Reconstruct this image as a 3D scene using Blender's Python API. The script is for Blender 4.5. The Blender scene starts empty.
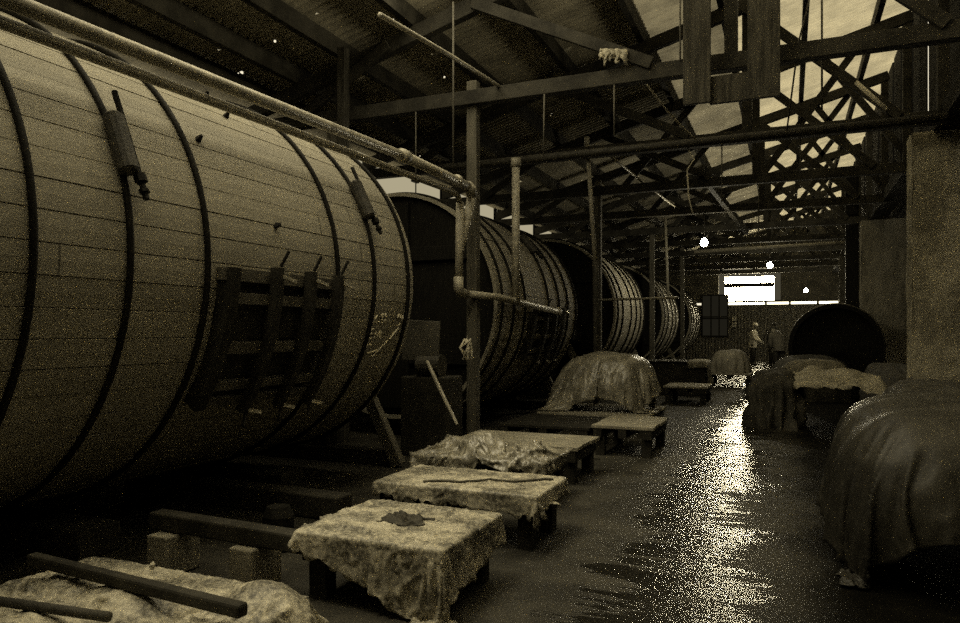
import bpy, math, random
from mathutils import Vector, Matrix, noise

sc = bpy.context.scene
col = sc.collection
H = 1.4                      # eye height of the photographer
PI = math.pi
rad = math.radians

# ------------------------------------------------------------------ mesh helper
class MB:
    def __init__(s): s.v = []; s.f = []
    def quad(s, a, b, c, d):
        n = len(s.v); s.v += [tuple(a), tuple(b), tuple(c), tuple(d)]; s.f.append((n, n+1, n+2, n+3))
    def box(s, c, size, rz=0.0, ry=0.0, rx=0.0):
        M = Matrix.Translation(c) @ Matrix.Rotation(rz, 4, 'Z') @ Matrix.Rotation(ry, 4, 'Y') @ Matrix.Rotation(rx, 4, 'X')
        n = len(s.v); x, y, z = size[0]/2, size[1]/2, size[2]/2
        for p in ((-x,-y,-z),(x,-y,-z),(x,y,-z),(-x,y,-z),(-x,-y,z),(x,-y,z),(x,y,z),(-x,y,z)):
            s.v.append(tuple(M @ Vector(p)))
        for q in ((0,3,2,1),(4,5,6,7),(0,1,5,4),(1,2,6,5),(2,3,7,6),(3,0,4,7)):
            s.f.append(tuple(n+i for i in q))
        return s
    def beam(s, a, b, w, h, up=(0,0,1)):
        a, b = Vector(a), Vector(b); d = (b-a).normalized(); u = Vector(up)
        if abs(d.dot(u)) > .98: u = Vector((0,1,0))
        r = d.cross(u).normalized(); u = r.cross(d).normalized()
        n = len(s.v)
        for p in (a, b):
            for (i, j) in ((-1,-1),(1,-1),(1,1),(-1,1)):
                s.v.append(tuple(p + r*(i*w/2) + u*(j*h/2)))
        for q in ((0,1,2,3),(7,6,5,4),(0,4,5,1),(1,5,6,2),(2,6,7,3),(3,7,4,0)):
            s.f.append(tuple(n+i for i in q))
        return s
    def tube(s, pts, r, n=10, cap=True):
        pts = [Vector(p) for p in pts]; rs = r if isinstance(r, (list, tuple)) else [r]*len(pts)
        base = len(s.v); prev = None
        for i, p in enumerate(pts):
            d = (pts[min(i+1, len(pts)-1)] - pts[max(i-1, 0)]).normalized()
            if prev is None:
                u = Vector((0,0,1)) if abs(d.z) < .9 else Vector((1,0,0))
                u = (u - d*u.dot(d)).normalized()
            else:
                u = (prev - d*prev.dot(d)).normalized()
            prev = u; w = d.cross(u)
            for k in range(n):
                a = 2*PI*k/n; s.v.append(tuple(p + (u*math.cos(a) + w*math.sin(a))*rs[i]))
        for i in range(len(pts)-1):
            for k in range(n):
                a = base+i*n+k; b = base+i*n+(k+1) % n
                s.f.append((a, b, b+n, a+n))
        if cap:
            s.f.append(tuple(base+k for k in reversed(range(n))))
            s.f.append(tuple(base+(len(pts)-1)*n+k for k in range(n)))
        return s
    def ringY(s, R, r, y=0, n=96, m=8, zc=0, xc=0):
        base = len(s.v)
        for i in range(n):
            a = 2*PI*i/n
            for k in range(m):
                b = 2*PI*k/m; rr = R + r*math.cos(b)
                s.v.append((xc+rr*math.cos(a), y + r*math.sin(b), zc+rr*math.sin(a)))
        for i in range(n):
            for k in range(m):
                s.f.append((base+i*m+k, base+i*m+(k+1) % m, base+((i+1) % n)*m+(k+1) % m, base+((i+1) % n)*m+k))
        return s
    def lathe(s, prof, axis='Z', c=(0,0,0), n=32):
        base = len(s.v); m = len(prof)
        for i in range(n):
            a = 2*PI*i/n
            for (r, h) in prof:
                x, y = r*math.cos(a), r*math.sin(a)
                p = (x, y, h) if axis == 'Z' else (x, h, y) if axis == 'Y' else (h, x, y)
                s.v.append((p[0]+c[0], p[1]+c[1], p[2]+c[2]))
        for i in range(n):
            for k in range(m-1):
                s.f.append((base+i*m+k, base+((i+1) % n)*m+k, base+((i+1) % n)*m+k+1, base+i*m+k+1))
        return s
    def grid(s, fn, nu, nv):
        base = len(s.v)
        for i in range(nu+1):
            for j in range(nv+1): s.v.append(tuple(fn(i/nu, j/nv)))
        for i in range(nu):
            for j in range(nv):
                a = base+i*(nv+1)+j; s.f.append((a, a+nv+1, a+nv+2, a+1))
        return s
    def build(s, name, m, parent=None, smooth=False, bevel=0, loc=None, solid=0, subsurf=0):
        me = bpy.data.meshes.new(name); me.from_pydata(s.v, [], s.f); me.update()
        me.materials.append(m)
        if smooth:
            for p in me.polygons: p.use_smooth = True
        o = bpy.data.objects.new(name, me); col.objects.link(o)
        if parent: o.parent = parent
        if loc: o.location = loc
        if solid:
            md = o.modifiers.new('solid', 'SOLIDIFY'); md.thickness = solid; md.offset = -1
        if bevel:
            md = o.modifiers.new('bevel', 'BEVEL'); md.width = bevel; md.segments = 2; md.limit_method = 'ANGLE'
        if subsurf:
            md = o.modifiers.new('sub', 'SUBSURF'); md.levels = subsurf; md.render_levels = subsurf
        return o

def tag(o, label=None, cat=None, group=None, kind=None):
    if label: o['label'] = label
    if cat: o['category'] = cat
    if group: o['group'] = group
    if kind: o['kind'] = kind
    return o
def thing(name, label, cat, loc=(0,0,0), group=None, rz=0):
    o = bpy.data.objects.new(name, None); o.empty_display_size = .2; col.objects.link(o)
    o.location = loc; o.rotation_euler.z = rz
    return tag(o, label, cat, group)
def dup(root, loc, label, rz=0):
    r = root.copy(); col.objects.link(r); r.location = loc; r['label'] = label; r.rotation_euler.z = rz
    for ch in list(root.children):
        c = ch.copy(); col.objects.link(c); c.parent = r
        for g in list(ch.children):
            d = g.copy(); col.objects.link(d); d.parent = c
    return r
def struct(o): o['kind'] = 'structure'; return o

# ------------------------------------------------------------------ materials (sepia-toned surfaces)
W = (1.0, .93, .72)
def tint(v): return (v*W[0], v*W[1], v*W[2], 1)
class NT:
    def __init__(s, name):
        s.m = bpy.data.materials.new(name); s.m.use_nodes = True; s.t = s.m.node_tree
        s.t.nodes.clear(); s.out = s.n('ShaderNodeOutputMaterial')
    def n(s, k, **kw):
        x = s.t.nodes.new(k)
        for a, b in kw.items(): setattr(x, a, b)
        return x
    def l(s, a, b): s.t.links.new(a, b)
    def math(s, op, a, b=None, c=None, clamp=False):
        x = s.n('ShaderNodeMath', operation=op); x.use_clamp = clamp
        for i, q in enumerate((a, b, c)):
            if q is None: continue
            if isinstance(q, (int, float)): x.inputs[i].default_value = q
            else: s.l(q, x.inputs[i])
        return x.outputs[0]
    def maprange(s, v, a, b, c, d, smooth=True):
        x = s.n('ShaderNodeMapRange'); x.interpolation_type = 'SMOOTHSTEP' if smooth else 'LINEAR'
        s.l(v, x.inputs[0])
        for i, q in enumerate((a, b, c, d)): x.inputs[i+1].default_value = q
        return x.outputs[0]
    def mixc(s, f, a, b):
        x = s.n('ShaderNodeMix', data_type='RGBA')
        if isinstance(f, (int, float)): x.inputs[0].default_value = f
        else: s.l(f, x.inputs[0])
        for i, q in ((6, a), (7, b)):
            if isinstance(q, tuple): x.inputs[i].default_value = q
            else: s.l(q, x.inputs[i])
        return x.outputs[2]
    def noise(s, vec, scale, detail=5, rough=.6, dist=0):
        x = s.n('ShaderNodeTexNoise'); x.inputs['Scale'].default_value = scale; x.inputs['Detail'].default_value = detail
        x.inputs['Roughness'].default_value = rough; x.inputs['Distortion'].default_value = dist
        if vec is not None: s.l(vec, x.inputs['Vector'])
        return x.outputs[0]
    def coord(s, k='Object'): return s.n('ShaderNodeTexCoord').outputs[k]
    def scale(s, vec, sx, sy, sz):
        x = s.n('ShaderNodeMapping'); x.inputs['Scale'].default_value = (sx, sy, sz); s.l(vec, x.inputs['Vector']); return x.outputs[0]
    def bump(s, h, strength=.3, dist=.01):
        x = s.n('ShaderNodeBump'); x.inputs['Strength'].default_value = strength; x.inputs['Distance'].default_value = dist
        s.l(h, x.inputs['Height']); return x.outputs[0]
    def bsdf(s, colr, rough=.6, normal=None, metal=0, spec=.5):
        p = s.n('ShaderNodeBsdfPrincipled')
        if isinstance(colr, tuple): p.inputs['Base Color'].default_value = colr
        else: s.l(colr, p.inputs['Base Color'])
        if isinstance(rough, (int, float)): p.inputs['Roughness'].default_value = rough
        else: s.l(rough, p.inputs['Roughness'])
        p.inputs['Metallic'].default_value = metal; p.inputs['Specular IOR Level'].default_value = spec
        if normal is not None: s.l(normal, p.inputs['Normal'])
        return p
    def done(s, shader): s.l(shader, s.out.inputs['Surface']); return s.m

def mat(name, a, b, scale=6, rough=.7, stretch=(1,1,1), bump=.3, bscale=None, metal=0, spec=.4, lo=.35, hi=.65):
    t = NT(name); c = t.scale(t.coord(), *stretch)
    n1 = t.noise(c, scale, 6, .65)
    f = t.maprange(n1, lo, hi, 0, 1)
    n2 = t.noise(c, bscale or scale*6, 4, .6)
    f2 = t.math('MULTIPLY_ADD', n2, .5, t.math('MULTIPLY', f, .7), clamp=True)
    cc = t.mixc(f2, tint(a), tint(b))
    return t.done(t.bsdf(cc, rough, t.bump(n2, bump, .01), metal, spec).outputs[0])
def emit(name, strength, c=(1, .88, .58)):
    t = NT(name); e = t.n('ShaderNodeEmission'); e.inputs[0].default_value = (*c, 1); e.inputs[1].default_value = strength
    return t.done(e.outputs[0])

NST = 62
def stave_mat():
    t = NT('drum_staves'); c = t.coord(); sp = t.n('ShaderNodeSeparateXYZ'); t.l(c, sp.inputs[0])
    ang = t.math('ARCTAN2', sp.outputs[2], sp.outputs[0])
    k = t.math('FLOOR', t.math('MULTIPLY', ang, NST/(2*PI)))
    oi = t.n('ShaderNodeObjectInfo')
    wn = t.n('ShaderNodeTexWhiteNoise', noise_dimensions='2D'); cv = t.n('ShaderNodeCombineXYZ')
    t.l(k, cv.inputs[0]); t.l(oi.outputs['Random'], cv.inputs[1]); t.l(cv.outputs[0], wn.inputs['Vector'])
    # butt joints along each stave
    seg = t.math('MULTIPLY_ADD', wn.outputs['Value'], 3.0, t.math('MULTIPLY', sp.outputs[1], .30))
    wn2 = t.n('ShaderNodeTexWhiteNoise', noise_dimensions='2D'); cv2 = t.n('ShaderNodeCombineXYZ')
    t.l(k, cv2.inputs[0]); t.l(t.math('FLOOR', seg), cv2.inputs[1]); t.l(cv2.outputs[0], wn2.inputs['Vector'])
    jl = t.math('MULTIPLY', t.math('LESS_THAN', t.math('FRACT', seg), .004), t.math('GREATER_THAN', wn.outputs['Value'], .72))
    g = t.noise(t.scale(c, 9, .9, 9), 3, 7, .7)
    big = t.noise(c, 1.1, 4, .6)
    fine = t.noise(t.scale(c, 60, 14, 60), 3, 3, .7)
    v = t.math('MULTIPLY_ADD', wn2.outputs['Value'], .30, t.math('MULTIPLY', wn.outputs['Value'], .22))
    v = t.math('ADD', v, t.math('MULTIPLY', t.maprange(g, .3, .7, 0, 1), .28))
    v = t.math('ADD', v, t.math('MULTIPLY', t.maprange(big, .35, .65, 0, 1), .25), clamp=True)
    colr = t.mixc(v, tint(.22), tint(.40))
    colr = t.mixc(t.math('MULTIPLY', t.maprange(fine, .35, .7, 0, 1), .45), colr, tint(.17))
    colr = t.mixc(t.math('MULTIPLY', jl, .7), colr, tint(.05))
    bp = t.bump(t.math('ADD', g, t.math('MULTIPLY', fine, .9)), .35, .006)
    return t.done(t.bsdf(colr, .72, bp, 0, .3).outputs[0])
M_stave = stave_mat()
M_head = mat('drum_head_dark_wood', .004, .013, 4, .8, (14, 1, 1), .3, spec=.15)
M_iron = mat('black_iron', .006, .016, 12, .65, bump=.25, spec=.12)
M_rust = mat('rusty_iron', .02, .07, 9, .65, bump=.4, spec=.35)
M_pipe = mat('galvanised_pipe', .20, .46, 14, .5, bump=.25, spec=.5)
M_hatch = mat('hatch_wood', .05, .13, 6, .8, (1, 1, 1), .4)
M_hatchd = mat('hatch_dark_boards', .012, .04, 6, .8, (1, 1, 1), .4, spec=.2)
M_timber = mat('roof_timber', .012, .05, 3, .8, (1, 1, 1), .5, 20, spec=.2)
M_timberp = mat('pale_timber', .09, .2, 4, .8, (1, 1, 1), .5, 24, spec=.25)
M_post = mat('post_timber', .05, .13, 3, .8, (4, 4, .5), .5, spec=.2)
M_plank = mat('plank_timber', .012, .075, 3, .8, (7, 7, .7), .5, spec=.2)
M_deck = mat('pallet_boards', .14, .34, 4, .75, (1, 7, 1), .5, spec=.3)
M_palleg = mat('pallet_legs', .01, .03, 6, .8, bump=.4, spec=.2)
M_sill = mat('dark_sill_timber', .015, .05, 4, .8, bump=.4, spec=.2)
M_zinc = mat('bright_clip', .5, .7, 20, .35, bump=.1, metal=.6)
M_chalk = mat('chalk', .8, .95, 60, .9, bump=.2)
M_hide = mat('piled_hides', .012, .055, 3, .75, bump=.6, bscale=14, spec=.25)
M_cloth = mat('pale_cloth', .22, .46, 3, .8, bump=.4, bscale=30, spec=.2)
M_sack = mat('grey_sacking', .12, .26, 3, .75, bump=.5, bscale=30, spec=.25)
M_rag = mat('dark_rag', .02, .07, 8, .8, bump=.4)
M_skin = mat('skin', .22, .28, 10, .6, bump=.1)
M_coat = mat('dark_work_coat', .07, .14, 6, .85, bump=.3)
M_shirt = mat('pale_shirt', .45, .6, 6, .85, bump=.3)
M_trous = mat('dark_trousers', .02, .04, 6, .85, bump=.3)
M_white = mat('whitewashed_wall', .60, .86, 3, .9, bump=.5, bscale=14, spec=.1)
M_wallr = mat('stained_plaster', .10, .24, 1.3, .9, bump=.6, bscale=10, spec=.1, lo=.3, hi=.7)
M_dirty = mat('dark_masonry', .04, .10, 2, .9, bump=.6, bscale=9, spec=.1)
M_cord = mat('cord', .05, .10, 10, .8)
M_cable = mat('pale_cable', .5, .7, 10, .6)
M_panel = mat('guard_sheet', .05, .11, 4, .7, bump=.2)

def sheet_tarp(name, a, b, rough, spec):
    t = NT(name); c = t.coord()
    n = t.noise(c, 4, 6, .65); f = t.noise(c, 45, 4, .7); w = t.noise(c, 7, 2, .5, .6)
    v = t.math('MULTIPLY_ADD', t.maprange(f, .35, .68, 0, 1), .5, t.math('MULTIPLY', t.maprange(n, .42, .60, 0, 1), .55), clamp=True)
    colr = t.mixc(v, tint(a), tint(b))
    bp = t.bump(t.math('ADD', w, t.math('MULTIPLY', f, .5)), .28, .02)
    return t.done(t.bsdf(colr, rough, bp, 0, spec).outputs[0])
M_tarp = sheet_tarp('dusty_tarpaulin', .07, .60, .5, .4)
M_poly = sheet_tarp('wet_plastic_sheet', .12, .36, .36, .8)

def corr(name, a, b, trans, holes=False):
    t = NT(name); c = t.coord(); n = t.noise(t.scale(c, .8, .8, .8), 2.2, 6, .65); st = t.noise(t.scale(c, .6, 8, 1), 2, 4, .6)
    v = t.math('MULTIPLY_ADD', t.maprange(st, .35, .65, 0, 1), .12, t.math('MULTIPLY', t.maprange(n, .35, .65, 0, 1), .88), clamp=True)
    colr = t.mixc(v, tint(a), tint(b))
    d = t.bsdf(colr, .7, None, 0, .2).outputs[0]
    if trans:
        tr = t.n('ShaderNodeBsdfTranslucent'); t.l(colr, tr.inputs[0])
        mx = t.n('ShaderNodeMixShader'); mx.inputs[0].default_value = trans; t.l(d, mx.inputs[1]); t.l(tr.outputs[0], mx.inputs[2]); d = mx.outputs[0]
    if holes:
        h = t.noise(c, 5.5, 2, .5); tp = t.n('ShaderNodeBsdfTransparent')
        mx = t.n('ShaderNodeMixShader'); t.l(t.math('GREATER_THAN', h, .735), mx.inputs[0]); t.l(d, mx.inputs[1]); t.l(tp.outputs[0], mx.inputs[2]); d = mx.outputs[0]
    return t.done(d)
M_roof = corr('corrugated_iron', .22, .42, 0, True)
M_roofm = corr('weathered_translucent_sheet', .35, .6, .30)
M_rooft = corr('translucent_roof_sheet', .60, .85, .75)
M_clad = mat('rusty_cladding', .05, .14, 2, .75, (6, 6, .5), .4)

def floor_mat():
    t = NT('wet_concrete'); c = t.coord('Object'); sp = t.n('ShaderNodeSeparateXYZ'); t.l(c, sp.inputs[0])
    X, Y = sp.outputs[0], sp.outputs[1]
    e1 = t.noise(c, .9, 5, .6); e2 = t.noise(t.scale(c, .9, 4.6, 1), 1.7, 9, .74, .5)
    dx = t.math('ABSOLUTE', t.math('SUBTRACT', X, -.62))
    dx = t.math('SUBTRACT', dx, t.math('MULTIPLY', t.math('SUBTRACT', e1, .5), 1.3))
    band = t.maprange(dx, .15, .95, 1, 0)
    pud = t.maprange(t.math('ADD', t.math('MULTIPLY', band, .38), t.math('MULTIPLY', e2, .95)), .75, .81, 0, 1)
    g = t.noise(c, 90, 5, .8); m = t.noise(c, 2.2, 6, .65)
    v = t.math('MULTIPLY_ADD', t.maprange(g, .35, .68, 0, 1), .6, t.math('MULTIPLY', t.maprange(m, .35, .65, 0, 1), .4), clamp=True)
    pile_shade = t.maprange(t.math('ADD', X, t.math('MULTIPLY', t.math('SUBTRACT', e1, .5), .8)), -.15, .30, 0, 1)  # shade of the right-hand piles, painted in as a darker strip of floor
    dry = t.mixc(pile_shade, t.mixc(v, tint(.003), tint(.075)), t.mixc(v, tint(.001), tint(.012))); wet = t.mixc(v, tint(.008), tint(.02))
    colr = t.mixc(pud, dry, wet)
    rough = t.math('MULTIPLY_ADD', pud, -.43, t.math('MULTIPLY_ADD', band, -.06, .60))
    rough = t.math('MULTIPLY_ADD', t.math('SUBTRACT', m, .5), .25, rough)
    rip = t.noise(t.scale(c, 2.2, 10, 1), 2.6, 6, .7)
    gb = t.math('MULTIPLY', g, t.math('MULTIPLY_ADD', pud, -.82, 1.0))
    h = t.math('ADD', t.math('MULTIPLY', rip, .5), t.math('ADD', t.math('MULTIPLY', gb, .45), t.math('MULTIPLY', m, .4)))
    bp = t.bump(h, .36, .025)
    p = t.bsdf(colr, rough, bp, 0, .5)
    t.l(t.math('MULTIPLY_ADD', pud, .35, t.math('MULTIPLY_ADD', pile_shade, -.19, .22)), p.inputs['Specular IOR Level'])
    return t.done(p.outputs[0])
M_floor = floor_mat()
M_win = emit('overcast_daylight_pane', 60)
M_slit = emit('daylight_slit', 4)
M_dim = emit('grimy_pane', .012)
M_bulb = emit('lit_bulb', 90, (1, .93, .74))

# ------------------------------------------------------------------ setting
XL, XR, YN, YF = -7.0, 2.2, -3.0, 37.0
Z0 = 5.2 + H; SL = .27
def roofz(x): return Z0 + SL*x
def plate(name, m, lo, hi, **k):
    b = MB(); c = [(lo[i]+hi[i])/2 for i in range(3)]; s = [hi[i]-lo[i] for i in range(3)]
    return struct(b.box(c, s).build(name, m, **k))
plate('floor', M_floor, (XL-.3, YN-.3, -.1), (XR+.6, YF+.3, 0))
plate('wall_left', M_white, (XL-.3, YN, 0), (XL, 22.6, roofz(XL)-.32))
plate('wall_left_end', M_wallr, (XL-.3, 22.6, 0), (XL, YF, roofz(XL)-.32))
plate('wall_near', M_dirty, (XL-.3, YN-.3, 0), (XR+.3, YN, roofz(XR)))
# right side: masonry piers with dark bays between them, black boarding above
plate('wall_right', M_dirty, (XR+.5, YN, 0), (XR+.8, YF, 5.6))
def pier(y0, y1, x0, ztop, m, seed, label):
    b = MB(); amp = .03
    def wob(p): return noise.fractal(Vector(p)*1.3+Vector((seed, 0, 0)), 1, 2, 5)*amp
    w = XR+.5-x0
    b.grid(lambda u, v: (x0+w*u, y0+wob((u*w*2, 0, v*ztop)), ztop*v), 30, 90)
    b.grid(lambda u, v: (x0+wob((0, u*3, v*ztop+9)), y1-(y1-y0)*u, ztop*v), 50, 90)
    b.quad((x0, y1, 0), (XR+.5, y1, 0), (XR+.5, y1, ztop), (x0, y1, ztop)); b.quad((x0, y0, ztop), (XR+.5, y0, ztop), (XR+.5, y1, ztop), (x0, y1, ztop))
    o = struct(b.build('wall_right_pier', m)); o['label'] = label
pier(11.5, 12.0, 1.57, 4.15, mat('peeling_plaster', .20, .46, 1.6, .9, bump=.8, bscale=9, spec=.1, lo=.42, hi=.58), 3, 'pale peeling masonry pier at the right edge')
pier(20.0, 20.5, 1.65, 4.15, M_wallr, 6, 'darker stained masonry pier, second along the right side')
pier(29.0, 29.5, 1.70, 4.15, M_dirty, 9, 'black masonry pier, farthest along the right side')
XB = 1.92
rng = random.Random(4)
b = MB(); y = YN
while y < YF:
    w = rng.uniform(.5, 1.3)
    if not -2.3 < y+w/2 < 8.4: b.box((XB+.12, y+w/2, (4.2+roofz(XB))/2), (.03, w, roofz(XB)-4.2), rz=rng.uniform(-.01, .01))  # gap left out of view for the added roof lamp
    y += w + (rng.uniform(.08, .26) if rng.random() < .55 else .004)
struct(b.build('wall_right_boards', M_head))
b = MB().box((XB+.12, 3.0, 6.35), (.03, 11.4, 1.5)); struct(b.build('wall_right_boards_near', M_head))
plate('trim_right', M_head, (XB-.1, YN, 4.15), (XB+.25, YF, 4.36))
# end wall with its windows
b = MB(); zt = roofz(XR)
def ew(x0, x1, z0, z1): b.box(((x0+x1)/2, YF+.05, (z0+z1)/2), (x1-x0, .1, z1-z0))
ew(XL, XR, 2.83, 2.90); ew(XL, -3.15, 2.90, 4.45); ew(-.35, XR, 2.90, 4.45); ew(XL, XR, 4.45, zt)
struct(b.build('wall_back_upper', M_dirty))
b = MB()
b.grid(lambda u, v: (XL+(XR-XL)*u, YF+.03*math.sin(u*(XR-XL)*2*PI/.15), 2.72*v), 360, 1)
struct(b.build('wall_back', M_clad, smooth=True))
wb = struct(MB().box((-1.76, YF+.12, 3.475), (2.24, .02, 1.19)).build('window_1', M_win))
struct(MB().box((-1.75, YF+.16, 3.67), (2.8, .02, 1.56)).build('window_halo', emit('window_halo_glow', .06)))  # added glowing sheet imitating the halo around the bright window
f_ = MB().box((-1.76, YF-.01, 3.66), (2.24, .05, .2)).box((-1.76, YF-.01, 3.97), (2.24, .05, .06)).box((-1.76, YF+.0, 2.89), (2.9, .06, .06))
f_.build('window_frame_or_wall_uprights', M_iron, wb)
struct(MB().box((-.32, YF+.1, 2.775), (4.8, .02, .11)).build('window_2', M_slit))
f_ = MB()
for x in (-1.0, .05, 1.25): f_.box((x, YF+.05, 2.775), (.10, .08, .12))
f_.build('window_frame_or_wall_uprights', M_iron, bpy.data.objects['window_2'])
w3 = struct(MB().box((-3.32, YF-.06, 2.2), (1.16, .02, 1.95)).build('window_3', M_dim))
f_ = MB()
for x in (-3.92, -3.5, -3.12, -2.72): f_.box((x, YF-.09, 2.2), (.06, .05, 2.05))
for z in (1.2, 2.06, 2.14, 3.2): f_.box((-3.32, YF-.10, z), (1.26, .05, .06))
f_.build('window_frame_or_wall_uprights', M_iron, w3)

w4 = struct(MB().box((XL+.02, 16.7, 4.0), (.02, 11.8, 1.16)).build('wall_left_glow', emit('whitewash_glow', .42)))  # white upper wall made to glow, since the drums keep light off it
f_ = MB(); y = 11.3
while y < 22.5: f_.box((XL+.06, y, 4.50), (.08, .22, .16)); y += 1.55
for y in (14.1, 17.2, 20.3): f_.box((XL+.05, y, 4.0), (.06, .12, 1.16))
f_.build('window_frame_or_wall_uprights', M_iron, w4)  # dark notches and uprights across the glowing wall band
# corrugated roof, in bands between the purlins
def roof_band(name, x0, x1, m, y0=YN, y1=YF+.2, pitch=.14):
    n = int((y1-y0)/pitch*6); b = MB()
    b.grid(lambda u, v: (x0+(x1-x0)*v, y0+(y1-y0)*u, roofz(x0+(x1-x0)*v)+    .036*math.sin(2*PI*(y0+(y1-y0)*u)/pitch)), n, 2)
    return struct(b.build(name, m, smooth=True))
SKY0, SKY1 = 0.6, 7.4
roof_band('ceiling', XL-.4, -4.35, M_roof)
roof_band('ceiling_iron_beside_skylight', -4.35, -2.0, M_roof, SKY1)
roof_band('ceiling_iron_near', -4.35, -2.0, M_roof, YN, SKY0)
roof_band('ceiling_weathered_sheets', -2.0, -.9, M_roofm)
roof_band('ceiling_translucent_sheets', -.9, XB+.35, M_rooft)

# ------------------------------------------------------------------ roof timbers
PX = [-6.65, -6.05, -5.3, -4.3, -3.2, -2.05, -.9, .25, 1.4]
PW = ['the left wall', 'the left wall, second in from it', 'the far edge of the drums', 'the middle of the drums', 'the inner edge of the drums',
      'the left side of the aisle', 'the middle of the aisle', 'the right side of the aisle', 'the right wall']
for x, w in zip(PX, PW):
    o = MB().beam((x, YN, roofz(x)-.14), (x, YF, roofz(x)-.14), .09, .22).build('roof_purlin', M_timber)
    tag(o, f'long roof purlin over {w}', 'purlin', 'roof purlins')

TY = [7.9, 11.0, 14.1, 17.2, 20.3, 23.4, 26.5, 29.6, 32.7, 35.6]
t0 = thing('roof_truss', 'timber roof truss nearest the camera, with two wide planks hanging at its middle', 'roof truss', (0, TY[0], 0), 'roof trusses')
def rf(x): return roofz(x)-.36
TZ = H+2.80
MB().beam((XL, 0, TZ), (XB, 0, TZ), .14, .17).build('tie_beam', M_timber, t0, bevel=.008)
MB().beam((XL, 0, rf(XL)), (XB, 0, rf(XB)), .12, .19).build('rafter', M_timber, t0, bevel=.008)
for x in (-.55, 1.85): MB().beam((x, .02, TZ), (x, .02, rf(x)), .13, .13, (0,1,0)).build('king_post', M_timber, t0, bevel=.006)
for (xa, za, xb, zb) in ((-3.45, rf(-3.45), -1.35, TZ+.08), (-.6, rf(-.6)-.03, 1.35, TZ+.05), (-5.9, TZ+.05, -4.6, rf(-4.6))):
    MB().beam((xa, -.08, za), (xb, -.08, zb), .06, .13).build('diagonal_brace', M_timber, t0, bevel=.005)
TW = ['', 'second timber roof truss from the camera, behind the one with hanging planks', 'third timber roof truss from the camera, beyond the long cross pipe',
      'fourth timber roof truss from the camera, from which the first bulb hangs', 'fifth timber roof truss from the camera, over the third drum',
      'sixth timber roof truss from the camera, near the pale far cross pipe', 'seventh timber roof truss from the camera, deep in the shed',
      'third timber roof truss from the bright end wall', 'second timber roof truss from the bright end wall', 'timber roof truss closest to the bright end wall']
dup(t0, (0, TY[1], 0), TW[1]); t2 = dup(t0, (0, TY[2], 0), TW[2])
for (xa, za, xb, zb) in ((-.45, TZ+.08, 1.25, rf(1.25)), (-3.0, TZ+.05, -1.6, rf(-1.6)), (.5, rf(.5), 1.8, TZ+.3)):
    MB().beam((xa, .08, za), (xb, .08, zb), .06, .12).build('diagonal_brace', M_timber, t2, bevel=.005)
for y, w in zip(TY[3:], TW[3:]): dup(t2, (0, y, 0), w)

# timber posts between the drums
pw = ['square timber post between the first and second drum, beside the bent pipe', 'square timber post between the second and third drum',
      'square timber post between the third and fourth drum', 'square timber post between the fourth and fifth drum']
for y, w in zip((7.9, 14.1, 20.3, 26.5), pw):
    o = MB().beam((-3.5, y+.06, 0), (-3.5, y+.06, TZ+.22), .13, .12, (0,1,0)).build('timber_post', M_post, bevel=.008)
    tag(o, w, 'post', 'timber posts beside the drums')
o = MB().beam((1.50, 20.9, 0), (1.50, 20.9, 5.6), .30, .3, (0,1,0)).build('timber_post', M_head, bevel=.02)
tag(o, 'thick black post standing beside the darker masonry pier', 'post')
tp = thing('timber_post', 'doubled timber post rising behind the top of the nearest drum', 'post', (-5.2, 7.72, 0))
MB().beam((0, 0, 0), (0, 0, 5.0), .11, .12, (0,1,0)).build('shaft', M_plank, tp, bevel=.006)
MB().beam((-.14, .02, 0), (-.14, .02, 4.08), .16, .12, (0,1,0)).build('cheek_plank', M_post, tp, bevel=.006)
# wide planks hanging from the first truss
hf = thing('plank_hanger', 'frame of two wide rough planks hanging from the nearest roof truss', 'frame', (0, 7.62, 0))
MB().box((-.86, 0, 4.85), (.27, .05, 2.25)).build('plank', M_plank, hf, bevel=.006)
MB().box((-.225, 0, 4.83), (.30, .05, 2.25)).build('plank', M_plank, hf, bevel=.006)
MB().box((-.54, .06, 3.86), (.40, .05, .28)).build('cross_plank', M_plank, hf, bevel=.006)

# ------------------------------------------------------------------ the drums
AX, AZ, R = -4.95, H+.442, 1.6
rng = random.Random(11)
def drum_shell(half):
    b = MB(); Ro, Ri = R, R-.05; ys = (-half, -half+.004, half-.004, half)
    prof = []
    for i in range(NST):
        a0 = 2*PI*i/NST; da = 2*PI/NST; dr = rng.uniform(-.004, .004)
        prof += [(a0, Ro-.012), (a0+da*.022, Ro+dr), (a0+da*.5, Ro+dr+.001), (a0+da*.978, Ro+dr)]
    n = len(prof)
    for y in (-half, half):
        for (a, r) in prof: b.v.append((r*math.cos(a), y, r*math.sin(a)))
        for (a, r) in prof: b.v.append((Ri*math.cos(a), y, Ri*math.sin(a)))
    for k in range(n):
        k2 = (k+1) % n
        b.f.append((k, k2, 2*n+k2, 2*n+k))            # outside
        b.f.append((n+k2, n+k, 3*n+k, 3*n+k2))        # inside
        b.f.append((k2, k, n+k, n+k2)); b.f.append((2*n+k, 2*n+k2, 3*n+k2, 3*n+k))
    return b
def on(y, deg, r=R): a = rad(deg); return (r*math.cos(a), y, r*math.sin(a))
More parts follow.
